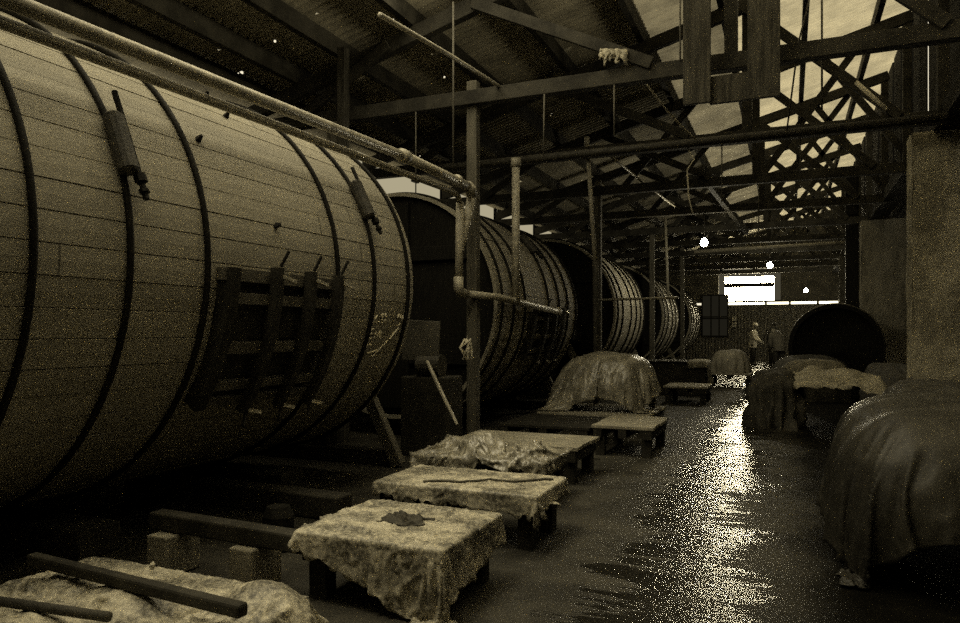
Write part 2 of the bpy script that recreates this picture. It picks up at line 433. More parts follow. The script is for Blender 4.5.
def strap(b, ys, degs, r0, r1):
    """solid curved piece between two y values / two angles / two radii"""
    n = max(2, int(abs(degs[1]-degs[0])/3)); base = len(b.v)
    for i in range(n+1):
        d = degs[0]+(degs[1]-degs[0])*i/n
        for (y, r) in ((ys[0], r0), (ys[1], r0), (ys[1], r1), (ys[0], r1)): b.v.append(on(y, d, r))
    for i in range(n):
        for k in range(4):
            a = base+i*4+k; c = base+i*4+(k+1) % 4; b.f.append((a, a+4, c+4, c))
    b.f.append((base, base+1, base+2, base+3)); e = base+n*4; b.f.append((e+3, e+2, e+1, e))
    return b
def slant(b, y0, d0, y1, d1, w, r0, r1, n=8):
    base = len(b.v)
    for i in range(n+1):
        f = i/n; y = y0+(y1-y0)*f; d = d0+(d1-d0)*f
        for (dy, r) in ((-w/2, r0), (w/2, r0), (w/2, r1), (-w/2, r1)): b.v.append(on(y+dy, d, r))
    for i in range(n):
        for k in range(4):
            a = base+i*4+k; c = base+i*4+(k+1) % 4; b.f.append((a, a+4, c+4, c))
    b.f.append((base, base+1, base+2, base+3)); e = base+n*4; b.f.append((e+3, e+2, e+1, e))
    return b
CHALK = [[(5.495,-10.38),(5.503,-13.29)],[(5.543,-10.53),(5.504,-12.01),(5.558,-13.09)],[(5.585,-12.52),(5.596,-12.88)],[(5.628,-11.75),(5.713,-13.02)],
 [(5.699,-11.6),(5.645,-13.05)],[(5.64,-10.08),(5.609,-10.29),(5.608,-10.84),(5.644,-11.0)],[(5.678,-9.86),(5.707,-10.21),(5.698,-10.85),(5.67,-10.61),(5.678,-9.86)],
 [(5.909,-11.01),(5.916,-9.85),(5.953,-11.17),(5.956,-9.82)],[(5.965,-10.0),(5.968,-11.15),(5.998,-11.33),(6.0,-10.16)],[(5.946,-13.51),(5.973,-13.11)],
 [(5.521,-14.95),(5.468,-15.14),(5.478,-18.12),(5.534,-18.13)],[(5.48,-16.62),(5.529,-16.36)],[(5.563,-18.14),(5.568,-15.69),(5.612,-17.58),(5.626,-15.68),(5.657,-17.98)],
 [(5.653,-15.49),(5.679,-18.18)],[(5.546,-20.24),(5.483,-20.39),(5.471,-24.07)],[(5.538,-23.16),(5.626,-22.73),(5.702,-22.12)],
 [(5.957,-14.49),(5.844,-18.42)],[(5.819,-18.81),(5.739,-21.35),(5.642,-24.68)]]

def make_drum(label, yc, half, hoops, lugs=(), hatch=None, chalk=False, pegs=(), gear=True):
    t = thing('tanning_drum', label, 'drum', (AX, yc, 0), 'wooden drums in a row along the left')
    c = (0, 0, AZ)
    sh = drum_shell(half).build('stave_shell', M_stave, t, loc=c)
    for s in (-1, 1):
        b = MB(); y = s*(half-.10)
        b.lathe([(0, y+.03*s), (R-.05, y+.03*s), (R-.05, y-.03*s), (0, y-.03*s)], 'Y', n=64)
        hd = b.build('drum_head', M_head, t, loc=c)
        bb = MB()
        for z in (-.72, .72): bb.box((0, y+.05*s, z), (2*math.sqrt(1.5**2-z*z)-.05, .09, .2))
        bb.box((0, y+.06*s, 0), (.5, .1, 2.9))
        bb.build('head_batten', M_head, hd, bevel=.01)
        g = MB().lathe([(0, y), (.20, y), (.20, y+.13*s), (.11, y+.15*s), (.085, y+.55*s), (0, y+.55*s)], 'Y', n=24)
        g.build('axle', M_iron, t, loc=c, smooth=False)
    for k, y in enumerate(hoops):
        h = MB().ringY(R+.016, .019, y, 120, 8).build('hoop', M_iron, t, loc=c, smooth=True)
        for (ky, d) in lugs:
            if ky != k: continue
            a = rad(d); N = Vector((math.cos(a), 0, math.sin(a))); T = Vector((-math.sin(a), 0, math.cos(a)))
            P = N*(R+.055) + Vector((0, y, 0))
            MB().tube([P+T*.18, P+T*.165, P-T*.165, P-T*.18], [.045, .058, .058, .045], 12).build('tightening_lug', M_rust, h)
            Q = P+Vector((0, .055, 0))+N*.01
            r_ = MB().tube([Q+T*.34, Q-T*.34], .017, 8)
            r_.tube([Q-T*.19, Q-T*.235], .036, 6); r_.tube([Q-T*.28, Q-T*.30], .030, 6)
            r_.build('tie_rod', M_iron, h)
    if hatch:
        y0, y1, d0, d1 = hatch                      # along the drum, top angle, bottom angle
        L = y1-y0; m = t
        hp = strap(MB(), (y0+.03, y1-.03), (d0-3, d1+1), R-.005, R+.035).build('hatch', M_hatchd, t, loc=c)
        f = lambda q: d0+(d1-d0)*q
        strap(MB(), (y0-.02, y1+.02), (f(0), f(.085)), R-.01, R+.075).build('hatch_head_board', M_hatch, hp)
        for q, w in ((.20, .075), (.55, .075), (.84, .06), (.96, .06)):
            strap(MB(), (y0+.06, y1-.06), (f(q-w/2), f(q+w/2)), R+.03, R+.085).build('crossbar', M_hatch, hp)
        slant(MB(), y0+.04, f(0), y0+.02, f(1), .09, R-.005, R+.11).build('side_frame', M_hatchd, hp)
        ls = slant(MB(), y1-.05, f(.05), y1-.07, f(.95), .03, R+.02, R+.07); slant(ls, y1-.15, f(.05), y1-.17, f(.95), .03, R+.02, R+.07)
        ls.build('side_frame', M_hatch, hp)
        for q in (.33, .62, .89):
            y = y0+L*q
            slant(MB(), y, f(-.03), y+.01, f(1.05), .075, R+.085, R+.145).build('batten', M_hatchd, hp)
            for e in (.04, 1.03):
                P = Vector(on(y+.06, f(e), R+.15)); k_ = MB().beam(P-Vector((0,.03,-.01)), P+Vector((0, .10, -.02)), .02, .025)
                k_.build('clamp_wedge', M_zinc, hp)
            P = Vector(on(y+.03, f(-.04), R+.12)); MB().tube([P, P+Vector((.03, .05, .11))], .012, 6).build('clamp_bolt', M_iron, hp)
            P = Vector(on(y+.03, f(1.04), R+.13)); MB().tube([P, P+Vector((.03, -.06, -.10))], .010, 6).build('clamp_bolt', M_iron, hp)
    if chalk:
        b = MB()
        for s in CHALK:
            for (p, q) in zip(s, s[1:]):
                n = max(1, int(abs(p[1]-q[1])/.7)); last = None
                pts = [on(p[0]+(q[0]-p[0])*i/n-yc, p[1]+(q[1]-p[1])*i/n, R+.006) for i in range(n+1)]
                b.tube(pts, .0085, 4)
        b.build('chalk_writing', M_chalk, t, loc=c)['label'] = 'white chalk letters and a slanting line'
    for (y, d) in pegs:
        P = Vector(on(y-yc, d, R)); N = P-Vector((0, y-yc, 0)); N.normalize()
        MB().tube([P-N*.01, P+N*.05], [.03, .012], 3).build('bung', M_iron, t, loc=c)
    return t
H1 = [-1.83, -1.275, -.70, .715, 1.27, 1.88]
make_drum('nearest and largest-looking wooden drum, with a barred hatch and chalk marks', 4.165, 2.0, H1, ((1, 21.5), (4, 26)), (-.59, .72, -1.0, -34), True,
          ((4.222, 57.6), (4.159, 46), (4.162, 11.4), (3.619, 30.9)))
make_drum('second wooden drum from the camera, with a dark barred hatch facing the aisle', 10.27, 1.86, [-1.72, -1.3, -.85, .2, .75, 1.25, 1.74], ((3, 40),), (-.65, .85, 0, -28), False, ())
for ch in bpy.data.objects['tanning_drum.001'].children: ch.scale = (.945, 1, .945); ch.location = (.07, 0, AZ-.09)
make_drum('third wooden drum from the camera, behind the plastic-covered heap', 16.75, 1.65, [-1.5, -1.0, -.1, .5, 1.05, 1.5])
make_drum('fourth wooden drum from the camera, second from the far end of the row', 23.0, 1.6, [-1.45, -.8, .1, .8, 1.45])
make_drum('farthest wooden drum of the row on the left', 29.3, 1.6, [-1.45, -.8, .1, .8, 1.45])

# trestles carrying the axles, one between each pair of drums
tr = thing('axle_trestle', 'heavy timber trestle under the far end of the nearest drum, one splayed leg showing', 'trestle', (AX, 6.62, 0), 'axle trestles')
MB().box((0, 0, 1.58), (.5, .22, .42)).build('bearing_block', M_iron, tr, bevel=.02)
MB().beam((-.9, 0, 1.32), (.9, 0, 1.32), .24, .2).build('head_beam', M_sill, tr, bevel=.01)
for s in (-1, 1):
    MB().beam((s*.25, 0, .1), (s*.25, 0, 1.25), .2, .2, (0,1,0)).build('leg', M_sill, tr, bevel=.01)
    MB().beam((s*.62, -.1, 1.24), (s*1.24, -.1, .02), .13, .10, (0,1,0)).build('raking_leg', M_timberp, tr, bevel=.01)
MB().beam((-1.5, 0, .08), (1.1, 0, .08), .22, .16).build('sole_plate', M_sill, tr, bevel=.01)
for y, w in ((1.75, 'heavy timber trestle under the near end of the nearest drum'), (12.45, 'heavy timber trestle under the far end of the second drum'),
             (14.75, 'heavy timber trestle under the near end of the third drum'), (18.8, 'heavy timber trestle under the far end of the third drum'),
             (21.05, 'heavy timber trestle under the near end of the fourth drum'), (24.95, 'heavy timber trestle under the far end of the fourth drum'),
             (27.35, 'heavy timber trestle under the near end of the farthest drum')):
    dup(tr, (AX, y, 0), w)
# guide blocks & sills beneath the first drum
for y, w in ((3.2, 'dark timber block under the nearest drum, left of its pair'), (5.1, 'dark timber block under the nearest drum, right of its pair')):
    o = MB().box((-4.6, y, .095), (1.3, .3, .19)).build('timber_block', M_sill, bevel=.015)
    tag(o, w, 'timber', 'blocks under the nearest drum')
o = MB().beam((-5.3, 4.62, .09), (-3.05, 4.55, .09), .2, .18).build('timber_baulk', M_sill, bevel=.015)
tag(o, 'long dark baulk lying on the floor below the hatch of the nearest drum', 'timber')
o = MB().tube([(-3.02, 3.75, 0), (-3.02, 3.75, .22), (-3.02, 3.75, .28)], [.10, .10, .07], 14).build('mooring_stub', M_iron)
tag(o, 'short dark iron stub standing on the floor below the nearest drum', 'stub')

# ------------------------------------------------------------------ pipes
p1 = thing('water_pipe', 'thick pale pipe slanting across the top of the nearest drum to the bent joint', 'pipe', (-3.42, 0, H+1.70))
MB().tube([(-.02, 1.6, -.13), (0, 6.1, 0)], .044, 14).build('pipe_section', M_pipe, p1, smooth=True)
MB().tube([(0, 6.1, 0), (0, 7.66, -.01)], .052, 14).build('pipe_section', M_pipe, p1, smooth=True)
MB().tube([(0, 6.05, 0), (0, 6.17, 0)], .066, 14).build('pipe_collar', M_pipe, p1, smooth=True)
MB().tube([(0, 7.3, 0), (0, 7.36, 0)], .066, 14).build('pipe_collar', M_pipe, p1, smooth=True)
MB().tube([(0, 7.62, -.01), (0, 7.7, -.03), (0, 7.74, -.09)], .066, 12).build('pipe_elbow', M_pipe, p1, smooth=True)
MB().tube([(0, 7.74, -.07), (-.06, 7.68, -.5), (-.13, 7.62, -.93)], [.052, .045, .04], 12).build('down_pipe', M_pipe, p1, smooth=True)
p2 = thing('water_pipe', 'thinner pipe under the thick one along the nearest drum, ending in a straight drop', 'pipe', (-3.47, 0, H+1.58))
MB().tube([(-.02, 1.6, -.10), (0, 7.3, 0), (-.02, 7.5, -.02), (-.03, 7.58, -.1)], .033, 12).build('pipe_section', M_pipe, p2, smooth=True)
MB().tube([(-.03, 7.58, -.08), (-.05, 7.58, -1.02)], .048, 12).build('down_pipe', M_pipe, p2, smooth=True)
MB().tube([(-.05, 7.58, -.94), (-.05, 7.58, -1.08), (-.05, 7.64, -1.12), (-.04, 7.78, -1.13)], .058, 12).build('pipe_elbow', M_pipe, p2, smooth=True)
p3 = thing('water_pipe', 'pale pipe running level from the bent joint towards the hatch of the second drum', 'pipe', (-3.5, 7.78, H+.45))
MB().tube([(.02, 0, 0), (.20, .5, -.02), (.29, 2.7, -.14)], .044, 12).build('pipe_section', M_pipe, p3, smooth=True)
MB().tube([(.287, 2.64, -.137), (.292, 2.74, -.142)], .056, 12).build('pipe_collar', M_pipe, p3, smooth=True)
p4 = thing('water_pipe', 'pale upright pipe standing in front of the second drum', 'pipe', (-3.265, 8.80, 0))
MB().tube([(0, 0, H+.38), (0, 0, H+2.19)], .052, 12).build('pipe_section', M_pipe, p4, smooth=True)
MB().tube([(0, 0, H+2.15), (0, 0, H+2.26)], .066, 12).build('pipe_cap', M_pipe, p4, smooth=True)
o = MB().tube([(-4.7, 9.28, H+2.36), (1.6, 9.28, H+2.36)], .05, 12).build('cross_pipe', M_rust, smooth=True)
tag(o, 'long dark pipe crossing the whole shed over the second drum', 'pipe')
p5 = thing('water_pipe', 'thin leaning pale pipe reaching down to the third drum', 'pipe', (0, 11.13, 0))
MB().tube([(-2.93, 0, H+3.0), (-2.80, 0, H+1.09)], .034, 10).build('pipe_section', M_pipe, p5, smooth=True)
MB().tube([(-2.93, 0, H+2.96), (-2.935, 0, H+3.08)], .045, 10).build('pipe_cap', M_pipe, p5, smooth=True)
MB().tube([(-2.80, 0, H+1.12), (-2.79, 0, H+.9), (-2.79, 0, 0)], [.05, .05, .03], 10).build('valve', M_rust, p5, smooth=True)
o = MB().tube([(-3.5, 14.08, H+.635), (-1.93, 14.08, H+.655)], .025, 8).build('cross_pipe', M_pipe, smooth=True)
tag(o, 'short thin pale pipe running level in front of the third drum', 'pipe')
o = MB().tube([(-3.12, 20.2, 4.75), (-3.04, 20.2, 2.3)], .035, 8).build('drop_pipe', M_pipe, smooth=True)
tag(o, 'thin pale pipe dropping from the roof towards the fourth drum', 'pipe')
p6 = thing('cross_pipe', 'pale pipe crossing the far aisle above the bright window', 'pipe', (0, 20.35, 0))
MB().tube([(-2.5, 1.1, H+2.31), (1.62, 1.1, H+2.38)], .05, 10).build('pipe_section', M_pipe, p6, smooth=True)
for x in (-2.3, 1.4): MB().tube([(x, 1.1, H+2.35), (x, .02, H+2.74)], .012, 6).build('hanger_rod', M_iron, p6)
o = MB().tube([(-3.02, 5.0, H+2.55), (-3.06, 6.4, H+2.72), (-3.13, 7.98, H+2.90)], .022, 8).build('conduit', M_pipe, smooth=True)
tag(o, 'shiny thin conduit rising to the nearest roof truss above the drum gap', 'conduit')
o = MB().tube([(-2.74, 10.95, H+2.905), (-2.60, 14.1, H+2.905)], .022, 8).build('conduit', M_pipe, smooth=True)
tag(o, 'bright straight length of conduit beyond the long cross pipe', 'conduit')
o = MB().tube([(-2.6, 14.12, H+2.905), (-2.42, 17.25, H+2.905)], .022, 8).build('conduit', M_pipe, smooth=True)
tag(o, 'shorter bright length of conduit behind the third roof truss', 'conduit')
o = MB().tube([(.83, 10.9, H+3.36), (1.2, 10.9, H+2.94)], .035, 8).build('conduit', M_cable, smooth=True)
tag(o, 'short pale tube slanting beside the brace of the second truss near the right wall', 'tube')
o = MB().beam((-1.5, 13.85, 4.36), (-1.03, 20.4, 4.06), .10, .14).build('loose_timber', M_timber)
tag(o, 'dark loose timber slung between the third and fifth trusses over the aisle', 'timber')

# machinery and bits between the first two drums
mt = thing('drive_motor', 'dark drive unit with a sheet guard between the first two drums', 'motor', (-3.85, 7.35, 0))
MB().box((.04, -.15, 1.30), (.46, .03, .46), ry=rad(3)).build('guard_sheet', M_panel, mt, bevel=.006)
MB().tube([(0, -.1, 1.02), (.28, -.1, 1.02)], .13, 18).build('motor_body', M_rust, mt)
MB().box((.1, 0, .45), (.6, .4, .9)).build('plinth', M_sill, mt, bevel=.02)
MB().tube([(.22, -.35, 1.08), (.42, -.45, .80), (.70, -.60, .44)], [.02, .022, .016], 8).build('brake_lever', M_pipe, mt)
o = MB()
rr = random.Random(2)
for k in range(7):
    a = rr.uniform(0, 6); q = Vector((-3.42, 7.60, 1.22))
    o.tube([q+Vector((rr.uniform(-.06,.06), 0, .10)), q+Vector((rr.uniform(-.08,.08), rr.uniform(-.04,.04), 0)), q+Vector((rr.uniform(-.07,.07), rr.uniform(-.04,.04), -.14))], .012, 5)
tag(o.build('rope_tangle', M_cable, smooth=True), 'small pale knot of cord hanging on the post between the first two drums', 'rope')
o = MB().tube([(-3.43, 7.62, 1.36), (-3.38, 7.6, 1.0), (-3.42, 7.6, .62), (-3.6, 7.55, .50), (-3.85, 7.5, .75)], .010, 5)
tag(o.build('loose_cable', M_cord, smooth=True), 'thin dark cable drooping below the pale knot between the first drums', 'cable')

# ------------------------------------------------------------------ hanging cords, cables, lamps
def cord(pts, label, r=.009, m=M_cord, name='hanging_rope'):
    tag(MB().tube(pts, r, 6).build(name, m, smooth=True), label, 'rope', 'ropes hanging from the roof')
cord([(-3.55, 7.5, 5.2), (-3.55, 7.5, 3.3)], 'dark cord hanging just left of the post beside the bent pipe', .012)
cord([(-4.2, 7.8, 4.1), (-4.2, 7.8, 3.1)], 'short cord hanging from the nearest truss left of the bent pipe')
cord([(-2.55, 7.8, 4.1), (-2.56, 7.8, 3.4)], 'cord dangling from the nearest truss above the upright pale pipe')
cord([(-1.75, 7.8, 4.1), (-1.75, 7.8, 3.55)], 'short cord dangling from the nearest truss left of the hanging planks')
cord([(-1.05, 7.8, 5.0), (-1.05, 7.8, 4.25)], 'cord rising from the nearest truss to the roof beside the hanging planks')
cord([(.33, 8.6, 5.4), (.33, 8.6, 3.78)], 'straight cord hanging onto the long cross pipe right of the planks', .011)
cord([(.30, 8.6, 5.4), (.10, 8.7, 4.6), (-.02, 9.25, 3.78)], 'slanting cord forming a narrow tent shape right of the planks', .010)
cord([(-.9, 11.1, 4.2), (-.9, 11.1, 3.3)], 'cord hanging from the second truss below the long cross pipe')
cord([(-.5, 14.0, 4.1), (-.5, 14.0, 3.2)], 'cord hanging from the third truss over the aisle')
cord([(.15, 11.1, 4.15), (.15, 11.1, 3.5)], 'cord with a pale tip hanging from the second truss at the right')
cord([(-1.45, 8.1, 4.15), (-1.30, 8.6, 3.98), (-1.17, 8.9, 3.86), (-1.05, 9.2, 3.77)], 'pale slack cable between the nearest truss and the long cross pipe', .010, M_cable)
cord([(-1.42, 11.1, 4.2), (-1.28, 11.0, 3.95), (-1.38, 11.0, 3.8), (-1.36, 11.0, 3.4), (-1.3, 11.0, 3.15)], 'curly pale cable under the second truss', .012, M_cable)
def lamp(x, y, z, ztop, label):
    t = thing('bare_bulb', label, 'lamp', (x, y, z), 'bare bulbs hanging from the roof')
    MB().lathe([(0, -.10), (.045, -.09), (.08, -.04), (.08, .01), (.045, .06), (.024, .09), (0, .09)], 'Z', n=16).build('bulb', M_bulb, t, smooth=True)
    MB().tube([(0, 0, .075), (0, 0, .14)], .03, 10).build('lamp_holder', M_iron, t)
    MB().tube([(0, 0, .13), (0, 0, ztop-z)], .008, 6).build('flex', M_cord, t)
    L = bpy.data.lights.new('bulb_light', 'POINT'); L.energy = 60; L.color = (1, .88, .58); L.shadow_soft_size = .08
    lo = bpy.data.objects.new('bulb_light', L); col.objects.link(lo); lo.parent = t; lo.location = (0, 0, -.16)
lamp(-1.78, 17.2, H+2.06, TZ-.05, 'glowing bare bulb nearest the camera, over the left of the aisle')
lamp(-.54, 24.3, H+2.10, TZ, 'glowing bare bulb just above the bright window')
lamp(.66, 32.6, H+1.72, TZ, 'glowing bare bulb to the right of the bright window')

# old branch-like brace end wrapped in sacking on the first truss
b = MB()
b.grid(lambda u, v: (-1.90+.30*u + .03*noise.noise(Vector((u*4, v*3, 1))), 7.76-.04*math.sin(u*31)*v-.03*noise.noise(Vector((u*6, v*4, 7))), H+3.05+.05*(1-u)-(.13+.10*noise.noise(Vector((u*7, 0, 4))))*v), 24, 10)
tag(b.build('sacking', M_cloth, smooth=True, solid=.012), 'pale ragged sacking hung over the nearest truss', 'cloth')

# ------------------------------------------------------------------ cloth lying over things: let it settle
CLOTH, SOLID = [], []
def collide(o):
    o.modifiers.new('coll', 'COLLISION'); o.collision.thickness_outer = .008; o.collision.cloth_friction = 30; SOLID.append(o)
def lump(c, rx, ry, rz):
    b = MB()
    b.grid(lambda u, v: (c[0]+rx*math.cos(2*PI*u)*math.cos(v*PI/2), c[1]+ry*math.sin(2*PI*u)*math.cos(v*PI/2), c[2]+rz*math.sin(v*PI/2)), 20, 8)
    collide(b.build('settling_form', M_rag))
def slab(x0, x1, y0, y1, z0, z1):
    collide(MB().box(((x0+x1)/2, (y0+y1)/2, (z0+z1)/2), (x1-x0, y1-y0, z1-z0)).build('settling_form', M_rag))
def sheet(name, label, cat, corners, z, m, nx, ny, shrink, seed, bend=.08, parent=None, wr=.03, ragged=.03, group=None, fs=1.0):
    A, B, C_, D = [Vector((p[0], p[1], 0)) for p in corners]
    def fn(u, v):
        e = ragged
        p = A.lerp(B, u).lerp(D.lerp(C_, u), v)
        k = noise.noise(Vector((p.x*5, p.y*5, seed)))
        if v in (0, 1): p.y += e*noise.noise(Vector((u*14, seed, v*3)))
        if u in (0, 1): p.x += e*noise.noise(Vector((v*14, seed+4, u*3)))
        q = Vector((p.x+seed*7.1, p.y, seed*3.3))*fs; q = q + Vector((noise.noise(q*2.1), noise.noise(q*2.1+Vector((4, 4, 4))), 0))*.18
        r1 = (1-min(1, abs(noise.noise(q*2.3))*2.6))**2; r2 = (1-min(1, abs(noise.noise(q*5.1+Vector((3, 9, 1))))*2.4))**2; r3 = (1-min(1, abs(noise.noise(q*11))*2.2))**2
        p.z = z + .01*k + wr*(r1+.55*r2+.22*r3+.5*noise.noise(q*1.7))
        return p
    o = MB().grid(fn, nx, ny).build(name, m, smooth=True)
    md = o.modifiers.new('cloth', 'CLOTH'); cs = md.settings
    cs.quality = 6; cs.mass = .25; cs.tension_stiffness = 12; cs.compression_stiffness = 12; cs.shear_stiffness = 4
    cs.bending_stiffness = bend; cs.air_damping = 2; cs.shrink_min = shrink; cs.bending_damping = .5
    md.collision_settings.distance_min = .006; md.collision_settings.collision_quality = 3; md.collision_settings.use_self_collision = False
    CLOTH.append((o, parent)); tag(o, label, cat, group); return o
def settle(frames=46):
    slab(-9, 4, -2, 25, -.2, .004)
    sc.frame_start, sc.frame_end = 1, frames
    for f in range(1, frames+1): sc.frame_set(f)
    dg = bpy.context.evaluated_depsgraph_get(); new = []
    for o, par in CLOTH: new.append(bpy.data.meshes.new_from_object(o.evaluated_get(dg)))
    for (o, par), me in zip(CLOTH, new):
        o.modifiers.clear(); o.data = me
        for p in me.polygons: p.use_smooth = True
        md = o.modifiers.new('solid', 'SOLIDIFY'); md.thickness = .004; md.offset = 1
        if par: o.parent = par; o.matrix_parent_inverse = par.matrix_world.inverted()
    for o in SOLID: bpy.data.objects.remove(o)
    for o in list(bpy.data.objects):
        for md in list(o.modifiers):
            if md.type == 'COLLISION': o.modifiers.remove(md)
    sc.frame_set(1)
def height(o, x, y):
    ok, p, nrm, i = o.ray_cast(Vector((x, y, 5)), Vector((0, 0, -1)))
    return p.z if ok else 0
# ------------------------------------------------------------------ pallets and tables along the aisle
def pallet(label, x0, x1, y0, y1, z, m=M_deck, skirt=.10, legs=True, rz=0, cat='pallet'):
    cx, cy = (x0+x1)/2, (y0+y1)/2; w, l = x1-x0, y1-y0
    t = thing('low_pallet', label, cat, (cx, cy, 0), 'low pallets along the aisle', rz)
    if y0 < 11: slab(x0, x1, y0, y1, 0, z)
    b = MB(); n = max(3, int(l/.14)); g = l/n
    for i in range(n): b.box((0, -l/2+g*(i+.5), z-.02+.004*math.sin(i*3.1)), (w+.02*math.sin(i*5), g-.008, .035))
    b.build('deck', m, t, bevel=.004)
    for s in (-1, 0, 1): MB().box((s*(w/2-.07), 0, z-.04-skirt/2), (.09, l-.02, skirt)).build('bearer', M_palleg, t)
    if legs:
        for sx in (-1, 1):
            for sy in (-1, 1): MB().box((sx*(w/2-.09), sy*(l/2-.1), (z-.04-skirt)/2), (.10, .10, z-.04-skirt)).build('leg', M_palleg, t)
    return t
ZP = .35
def tarp(label, x0, x1, y0, y1, z, hang, seed, wr=.03, heaps=(), name='tarpaulin', m=None, nx=100, ny=100, rz=0, cat='tarpaulin', edge=.9):
    """cloth lying on a slab; hang = (left, right, near, far) overhang lengths"""
    cx, cy = (x0+x1)/2, (y0+y1)/2; w, l = (x1-x0)/2, (y1-y0)/2
    rg = random.Random(seed*13+1)
    folds = [(rg.uniform(-w, w), rg.uniform(-l, l), rg.uniform(0, PI), rg.uniform(.009, .02), rg.uniform(.12, .45), rg.choice((1, 1, -.5))*rg.uniform(.4, 1)*wr*.55) for _ in range(26)]
    def fn(u, v):
        X = -w-hang[0]+(2*w+hang[0]+hang[1])*u; Y = -l-hang[2]+(2*l+hang[2]+hang[3])*v
        q = Vector((X*1.3+seed*7.1, Y*1.3, seed*3.3))
        ex = max(0, abs(X)-w); ey = max(0, abs(Y)-l)
        k = 1-edge+edge*2*(.5+.5*noise.noise(q*1.7+Vector((5, 1, 0))))
        ex *= k; ey *= k; e = max(ex, ey) + .35*min(ex, ey)
        px = max(-w, min(w, X)); py = max(-l, min(l, Y))
        sx = 1 if X > 0 else -1; sy = 1 if Y > 0 else -1
        fold = noise.noise(q*4.0)*.05
        bul = min(1, e*8)
        px += sx*(.018+.10*ex+fold*1.0*min(1, ex*6)+.01) if ex > 0 else 0
        py += sy*(.018+.10*ey+fold*1.0*min(1, ey*6)+.01) if ey > 0 else 0
        n1 = (1-min(1, abs(noise.noise(q*1.6))*2.6))**2 + .55*(1-min(1, abs(noise.noise(q*3.7+Vector((3, 9, 1))))*2.4))**2
        n2 = noise.noise(q*2.0); n3 = (1-min(1, abs(noise.noise(q*8.0))*2.2))**2
        zz = z + .012 + wr*(n1*.55+.3+n2*.45+n3*.16) * (1-.6*bul)
        for (fx, fy, fa, fw, fl, fh) in folds:
            ca, sa = math.cos(fa), math.sin(fa); da = (X-fx)*ca+(Y-fy)*sa; dn = -(X-fx)*sa+(Y-fy)*ca+.05*math.sin(da*9)
            zz += fh*math.exp(-(dn/fw)**2-(da/fl)**2)
        for (hx, hy, hr, hh) in heaps:
            d2 = ((X-hx)**2+(Y-hy)**2)/(hr*hr); zz += hh*math.exp(-d2*1.6)
        zz -= e*.97
        return (px, py, max(.012+.01*n2+.01, zz))
    o = MB().grid(fn, nx, ny).build(name, m or M_tarp, smooth=True, solid=.005, loc=(cx, cy, 0))
    o.rotation_euler.z = rz
    return tag(o, label, cat)
pallet('low pallet under the tarpaulin with a dark rag, at the bottom of the photo', -2.36, -1.52, 3.08, 3.82, ZP)
SH1 = sheet('tarpaulin', 'pale tarpaulin with a crumpled dark rag on it, hanging low at one corner', 'tarpaulin', [(-2.40, 3.03), (-1.24, 2.66), (-1.40, 3.88), (-2.40, 3.86)], ZP+.02, M_tarp, 110, 110, -.01, 1, 1.5, wr=.065, ragged=.06)
pallet('low pallet carrying the flat tarpaulin, second along the aisle', -2.64, -1.47, 4.32, 4.95, ZP)
SH2 = sheet('tarpaulin', 'flat pale tarpaulin with a cord across it and ragged edges', 'tarpaulin', [(-2.68, 4.24), (-1.36, 4.20), (-1.38, 4.98), (-2.66, 4.98)], ZP+.02, M_tarp, 120, 72, 0, 2, 1.5, wr=.035, ragged=.10)
pallet('low pallet beneath the shiny crumpled plastic, third along the aisle', -2.95, -1.78, 5.42, 6.15, ZP)
SH3 = sheet('plastic_sheet', 'shiny crumpled plastic sheet heaped on the third pallet', 'plastic sheet', [(-2.98, 5.30), (-1.68, 5.34), (-1.76, 6.12), (-2.9, 6.15)], ZP+.14, M_poly, 110, 84, -.03, 3, 1.5, wr=.13)
lump((-2.42, 5.75, ZP), .20, .14, .17); lump((-2.02, 5.68, ZP), .16, .16, .12); lump((-2.75, 5.85, ZP), .12, .10, .10)
pallet('bare board pallet just behind the crumpled plastic', -3.05, -1.76, 6.35, 7.15, ZP)
pallet('bare table-like pallet with legs at the edge of the wet aisle', -2.06, -1.36, 8.0, 9.1, ZP)
pallet('dark low platform in front of the plastic-covered heap', -3.25, -2.12, 8.15, 9.3, ZP-.06, M_palleg)
pallet('pallet under the plastic-covered heap', -3.3, -1.72, 9.75, 11.2, ZP-.08)
pallet('small pallet beyond the plastic-covered heap, beside the black bin', -2.25, -1.42, 14.3, 15.4, ZP)
pallet('pallet under the speckled rounded heap far down the aisle', -1.95, -.86, 19.2, 20.8, ZP)

def heap(name, label, c, rx, ry, h, z0, seed, m, ex=2.6, pz=.55, amp=.06, rz=0, cat='heap', nz=14, na=72, fs=2.0, ridge=0, lean=(0, 0)):
    b = MB()
    def fn(u, v):
        a = 2*PI*u; s = v
        ca, sa = math.cos(a), math.sin(a)
        k = (abs(ca)**ex+abs(sa)**ex)**(-1/ex)
        th = s*PI/2
        r = math.cos(th)**pz; z = math.sin(th)**.85
        x, y = ca*k*rx*r, sa*k*ry*r
        q = Vector((x*fs+seed*5.3, y*fs, z*h*fs+seed))
        n1 = noise.fractal(q, 1, 2, 4); n2 = noise.ridged_multi_fractal(q*.9, 1, 2, 3, 1, 2)-.8
        d = amp*(n1*.8+n2*ridge)
        up = .25+.75*s
        fl = amp*1.2*math.sin(a*15+seed+2*n1)*(1-s)*.6
        return (x*(1+(d+fl)/max(rx, .3))+lean[0]*z, y*(1+(d+fl)/max(ry, .3))+lean[1]*z, max(0, z*h+d*up*(0 if s < .01 else 1)))
    b.grid(fn, na, nz)
    o = b.build(name, m, smooth=True, loc=(c[0], c[1], z0)); o.rotation_euler.z = rz; bpy.context.view_layer.update()
    return tag(o, label, cat)
